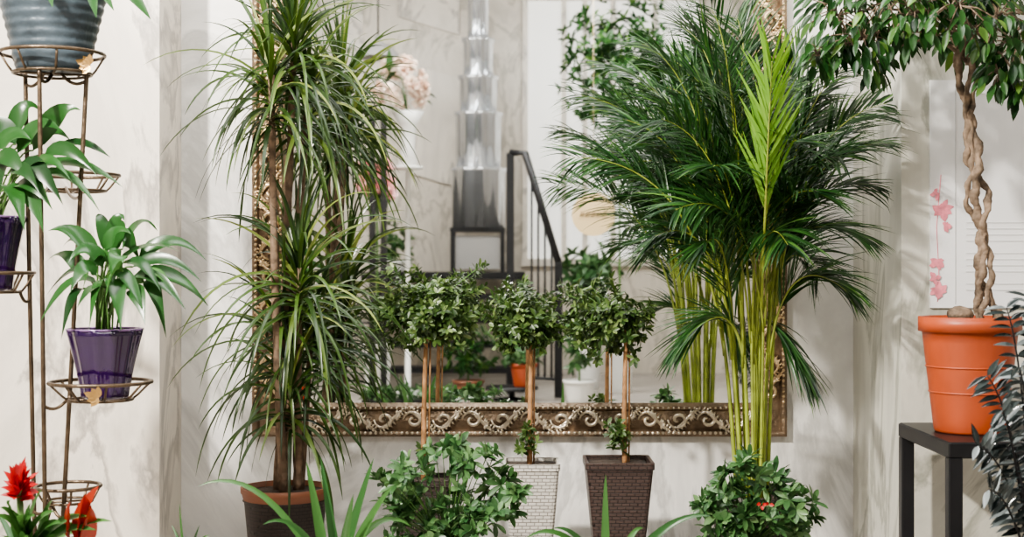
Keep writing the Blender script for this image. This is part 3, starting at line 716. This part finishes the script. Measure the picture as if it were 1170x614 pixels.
# vase and flowers
fd = 9.5; vc = V(466, 190, fd); vc.z = 0
t = thing('pedestal', 'slim white pedestal under the blush bouquet', 'pedestal', vc)
zt = V(0, 190, fd).z
MB().lathe([(.13, 0), (.13, .02), (.02, .05), (.015, zt-.03), (.1, zt-.02), (.1, zt)], vc, 24, True, True).build('column', 'whitec', t)
t = thing('vase', 'white flared vase on the slim pedestal', 'vase', (vc.x, vc.y, zt))
zv = V(0, 128, fd).z
MB().lathe([(.06, zt), (.07, zt+.01), (.045, zt+.12), (.06, zv-.08), (.11, zv), (.1, zv), (.05, zv-.08)], vc, 28).build('body', 'whitec', t)
bq = Vector((vc.x, vc.y, zv-.01))
t = thing('bouquet', 'round bouquet of white and blush flowers in the vase', 'flowers', bq)
mf = MB(); mg = MB(); cc = V(457, 100, fd)
for k in range(44):
    d_ = rdir(-.6, 1); p = cc+Vector((d_.x*.16, d_.y*.15, d_.z*.18))
    for j in range(20):
        e_ = rdir(); e_ = (d_*.5+e_).normalized()
        mf.leaf(p, e_, .052, .05, .1, 3, ovate, d_+e_*.2, .5)
for k in range(14): mg.leaf(cc+rdir()*.12, rdir(-.5, 1), .17, .05, .4, 5, lance)
mf.build('blossoms', 'blush', t)
for k in range(5): mg.tube([bq-Z*.03, cc+rdir()*.06], .004, 5)
mg.build('greenery', 'bleaf', t)
# potted things around
def reflected_plant(px, py0, py1, D, rx, mat, lab, n=60, L=.1, W=.035, zfloor=0, flowers=None, potm='whitec', name='potted_plant', hp=.2):
    c = V(px, py1, D); b0 = Vector((c.x, c.y, zfloor)); t = thing(name, lab, 'potted plant', b0)
    round_pot(t, b0, .1, .075, zfloor, zfloor+hp, potm)
    cc = V(px, (py0+py1)/2, D); rz = (V(0, py0, D).z-V(0, py1, D).z)/2
    ml = MB(); mt = MB(); root = Vector((b0.x, b0.y, zfloor+hp-.02))
    mt.tube(bez(root, (root+cc)/2, cc, 8), .008, 6)
    for k in range(n):
        d_ = rdir(); p = cc+Vector((d_.x*rx, d_.y*rx*.8, d_.z*rz))*U(.3, 1.1)
        rosette(ml, p, d_+Z*.4, 5, L, W, prof=ovate)
    ml.build('foliage', mat, t); mt.build('stems', 'petiole', t)
    if flowers:
        mf = MB()
        for k in range(26):
            p = cc+Vector((U(-rx, rx), U(0, rx)*.8+.06, U(-.3, 1)*rz))
            for j in range(12): mf.leaf(p, rdir(), .06, .055, .1, 3, ovate, rdir(), .4)
        mf.build('blossoms', flowers, t)
reflected_plant(431, 188, 240, 9.5, .11, 'bleaf', 'pink flowering plant left of the vase in the mirror', 30, .08, .03, 0, 'pink', hp=.35)
reflected_plant(452, 255, 300, 10.7, .16, 'bleaf', 'small leafy plant on the landing left of the tower', 34, .08, .03, .826, hp=.08)
reflected_plant(672, 280, 340, 10.0, .2, 'bleaf', 'pale green leafy plant right of the sloping railing', 50, .10, .04, 0, hp=.4)
reflected_plant(708, -10, 145, 9.7, .42, 'fleaf', 'tall small-leaved tree reflected at the upper right of the mirror', 330, .075, .027, 0, hp=.4)
reflected_plant(535, 372, 425, 9.3, .17, 'fleaf', 'dark leafy plant before the black stair treads', 50, .09, .032, 0, hp=.12, potm='terra2')
reflected_plant(662, 365, 425, 9.05, .13, 'bleaf', 'leafy plant in a pale pot at the foot of the sloping railing', 40, .08, .03, 0, hp=.14)
# low planter of hedge plants at the mirror's lower left
D = 8.95; a = V(415, 458, D); b_ = V(522, 458, D)
t = thing('planter_box', 'long low black planter of clipped greenery in the mirror', 'planter', ((a.x+b_.x)/2, a.y, 0))
MB().box((a.x, a.y-.1, 0), (b_.x, a.y+.1, .03)).build('box', 'black', t, False)
ml = MB()
for k in range(90): rosette(ml, Vector((U(a.x, b_.x), a.y+U(-.07, .09), .03+U(0, .07))), rdir(.1, 1), 5, .05, .02)
ml.build('foliage', 'bleaf', t)
D = 9.15; c = V(585, 440, D); c.z = 0; zt = V(0, 442, D).z
t = thing('round_table', 'low round black table under the small orange pot', 'table', c)
MB().lathe([(.12, 0), (.12, .012), (.02, .02), (.02, zt-.02), (.17, zt-.018), (.17, zt), (.01, zt)], c, 28).build('table_top', 'black', t)
c2 = V(598, 430, D); c2.y = c.y
t = thing('potted_plant', 'small orange pot with leaves on the round black table', 'potted plant', (c2.x, c2.y, zt))
round_pot(t, c2, .085, .062, zt, zt+.15, 'terra')
ml = MB()
for k in range(26): rosette(ml, Vector((c2.x, c2.y, zt+.15))+rdir(.1, 1)*U(.02, .14), rdir(.1, 1), 5, .08, .03)
ml.build('foliage', 'bleaf', t)
# lamp
c = V(432, 66, 10.4)
t = thing('pendant_lamp', 'grey dome pendant lamp reflected above the blush bouquet', 'lamp', c)
MB().lathe([(.16, c.z), (.15, c.z+.03), (.08, c.z+.09), (.025, c.z+.12), (.02, c.z+.16), (.005, c.z+.165)], c, 28, False).build('lamp_shade', 'panelg', t)
mb = MB(); bar(mb, c+Z*.16, Vector((c.x, c.y, 3.1)), .006); mb.build('cord', 'black', t)
mb = MB().ball(c+Z*.03, .035); mb.build('bulb', 'whitec', t)
# round hanging sign
c = V(678, 245, 9.2); r = 25/F*9.2
t = thing('hanging_sign', 'round cream hanging sign with brown lettering marks in the mirror', 'sign', c)
n = 32; yy = c.y
vs = [(c.x+r*math.cos(2*math.pi*i/n), yy+dy, c.z+r*math.sin(2*math.pi*i/n)) for dy in (.006, -.006) for i in range(n)]
MB().add(vs, [tuple(reversed(range(n))), tuple(range(n, 2*n))]+[(i, (i+1) % n, n+(i+1) % n, n+i) for i in range(n)]).build('disc', 'signc', t, False)
mb = MB()
for k in range(5):
    x = c.x+(k-2)*.036
    mb.tube([(x-.012, yy+.008, c.z-.016), (x-.004, yy+.008, c.z+.018), (x+.004, yy+.008, c.z-.014), (x+.012, yy+.008, c.z+.016)], .005, 5)
mb.build('lettering', 'signk', t)
mb = MB(); bar(mb, c+Z*r, Vector((c.x, c.y, 3.1)), .0015); mb.build('cord', 'signc', t)
# ------------------------------------------------------------------ light
def area(name, loc, rot, sx, sy, power, col=(1, 1, 1)):
    l = bpy.data.lights.new(name, 'AREA'); l.shape = 'RECTANGLE'; l.size = sx; l.size_y = sy; l.energy = power; l.color = col
    o = bpy.data.objects.new(name, l); o.location = loc; o.rotation_euler = rot; C.objects.link(o); return o
area('fill_front', (0.3, -3.7, 2.98), (math.radians(44), 0, 0), 3.0, .8, 80, (1, .985, .96))  # added fill out of view, aimed at the front wall and plants
area('fill_mid', (-.2, -1.3, 3.06), (0, 0, 0), 2.4, .8, 75, (1, .985, .96))  # added downward fill, no fixture is seen here
area('fill_rear', (0.0, -4.5, 3.0), (math.radians(-42), 0, 0), 4.0, .8, 180, (1, .985, .96))  # unseen fill added to light the mirrored room and the tower
k = area('key_spot', (-2.0, -3.4, 2.9), (0, 0, 0), .16, .16, 310, (1, .945, .86))
k.rotation_euler = (Vector((.15, -.4, .8))-k.location).to_track_quat('-Z', 'Y').to_euler()
w = bpy.data.worlds.new('World'); bpy.context.scene.world = w; w.use_nodes = True
w.node_tree.nodes['Background'].inputs[0].default_value = (.85, .92, 1, 1); w.node_tree.nodes['Background'].inputs[1].default_value = .5
try: bpy.context.scene.view_settings.look = 'AgX - Medium High Contrast'
except Exception: pass
# ------------------------------------------------------------------ camera
cam = bpy.data.cameras.new('camera'); cam.sensor_width = 36; cam.lens = 50
cam.dof.use_dof = True; cam.dof.focus_distance = 3.8; cam.dof.aperture_fstop = 4.0
co = bpy.data.objects.new('camera', cam); C.objects.link(co); co.location = (0, CAMY, CAMZ); co.rotation_euler = (math.pi/2, 0, 0)
bpy.context.scene.camera = co
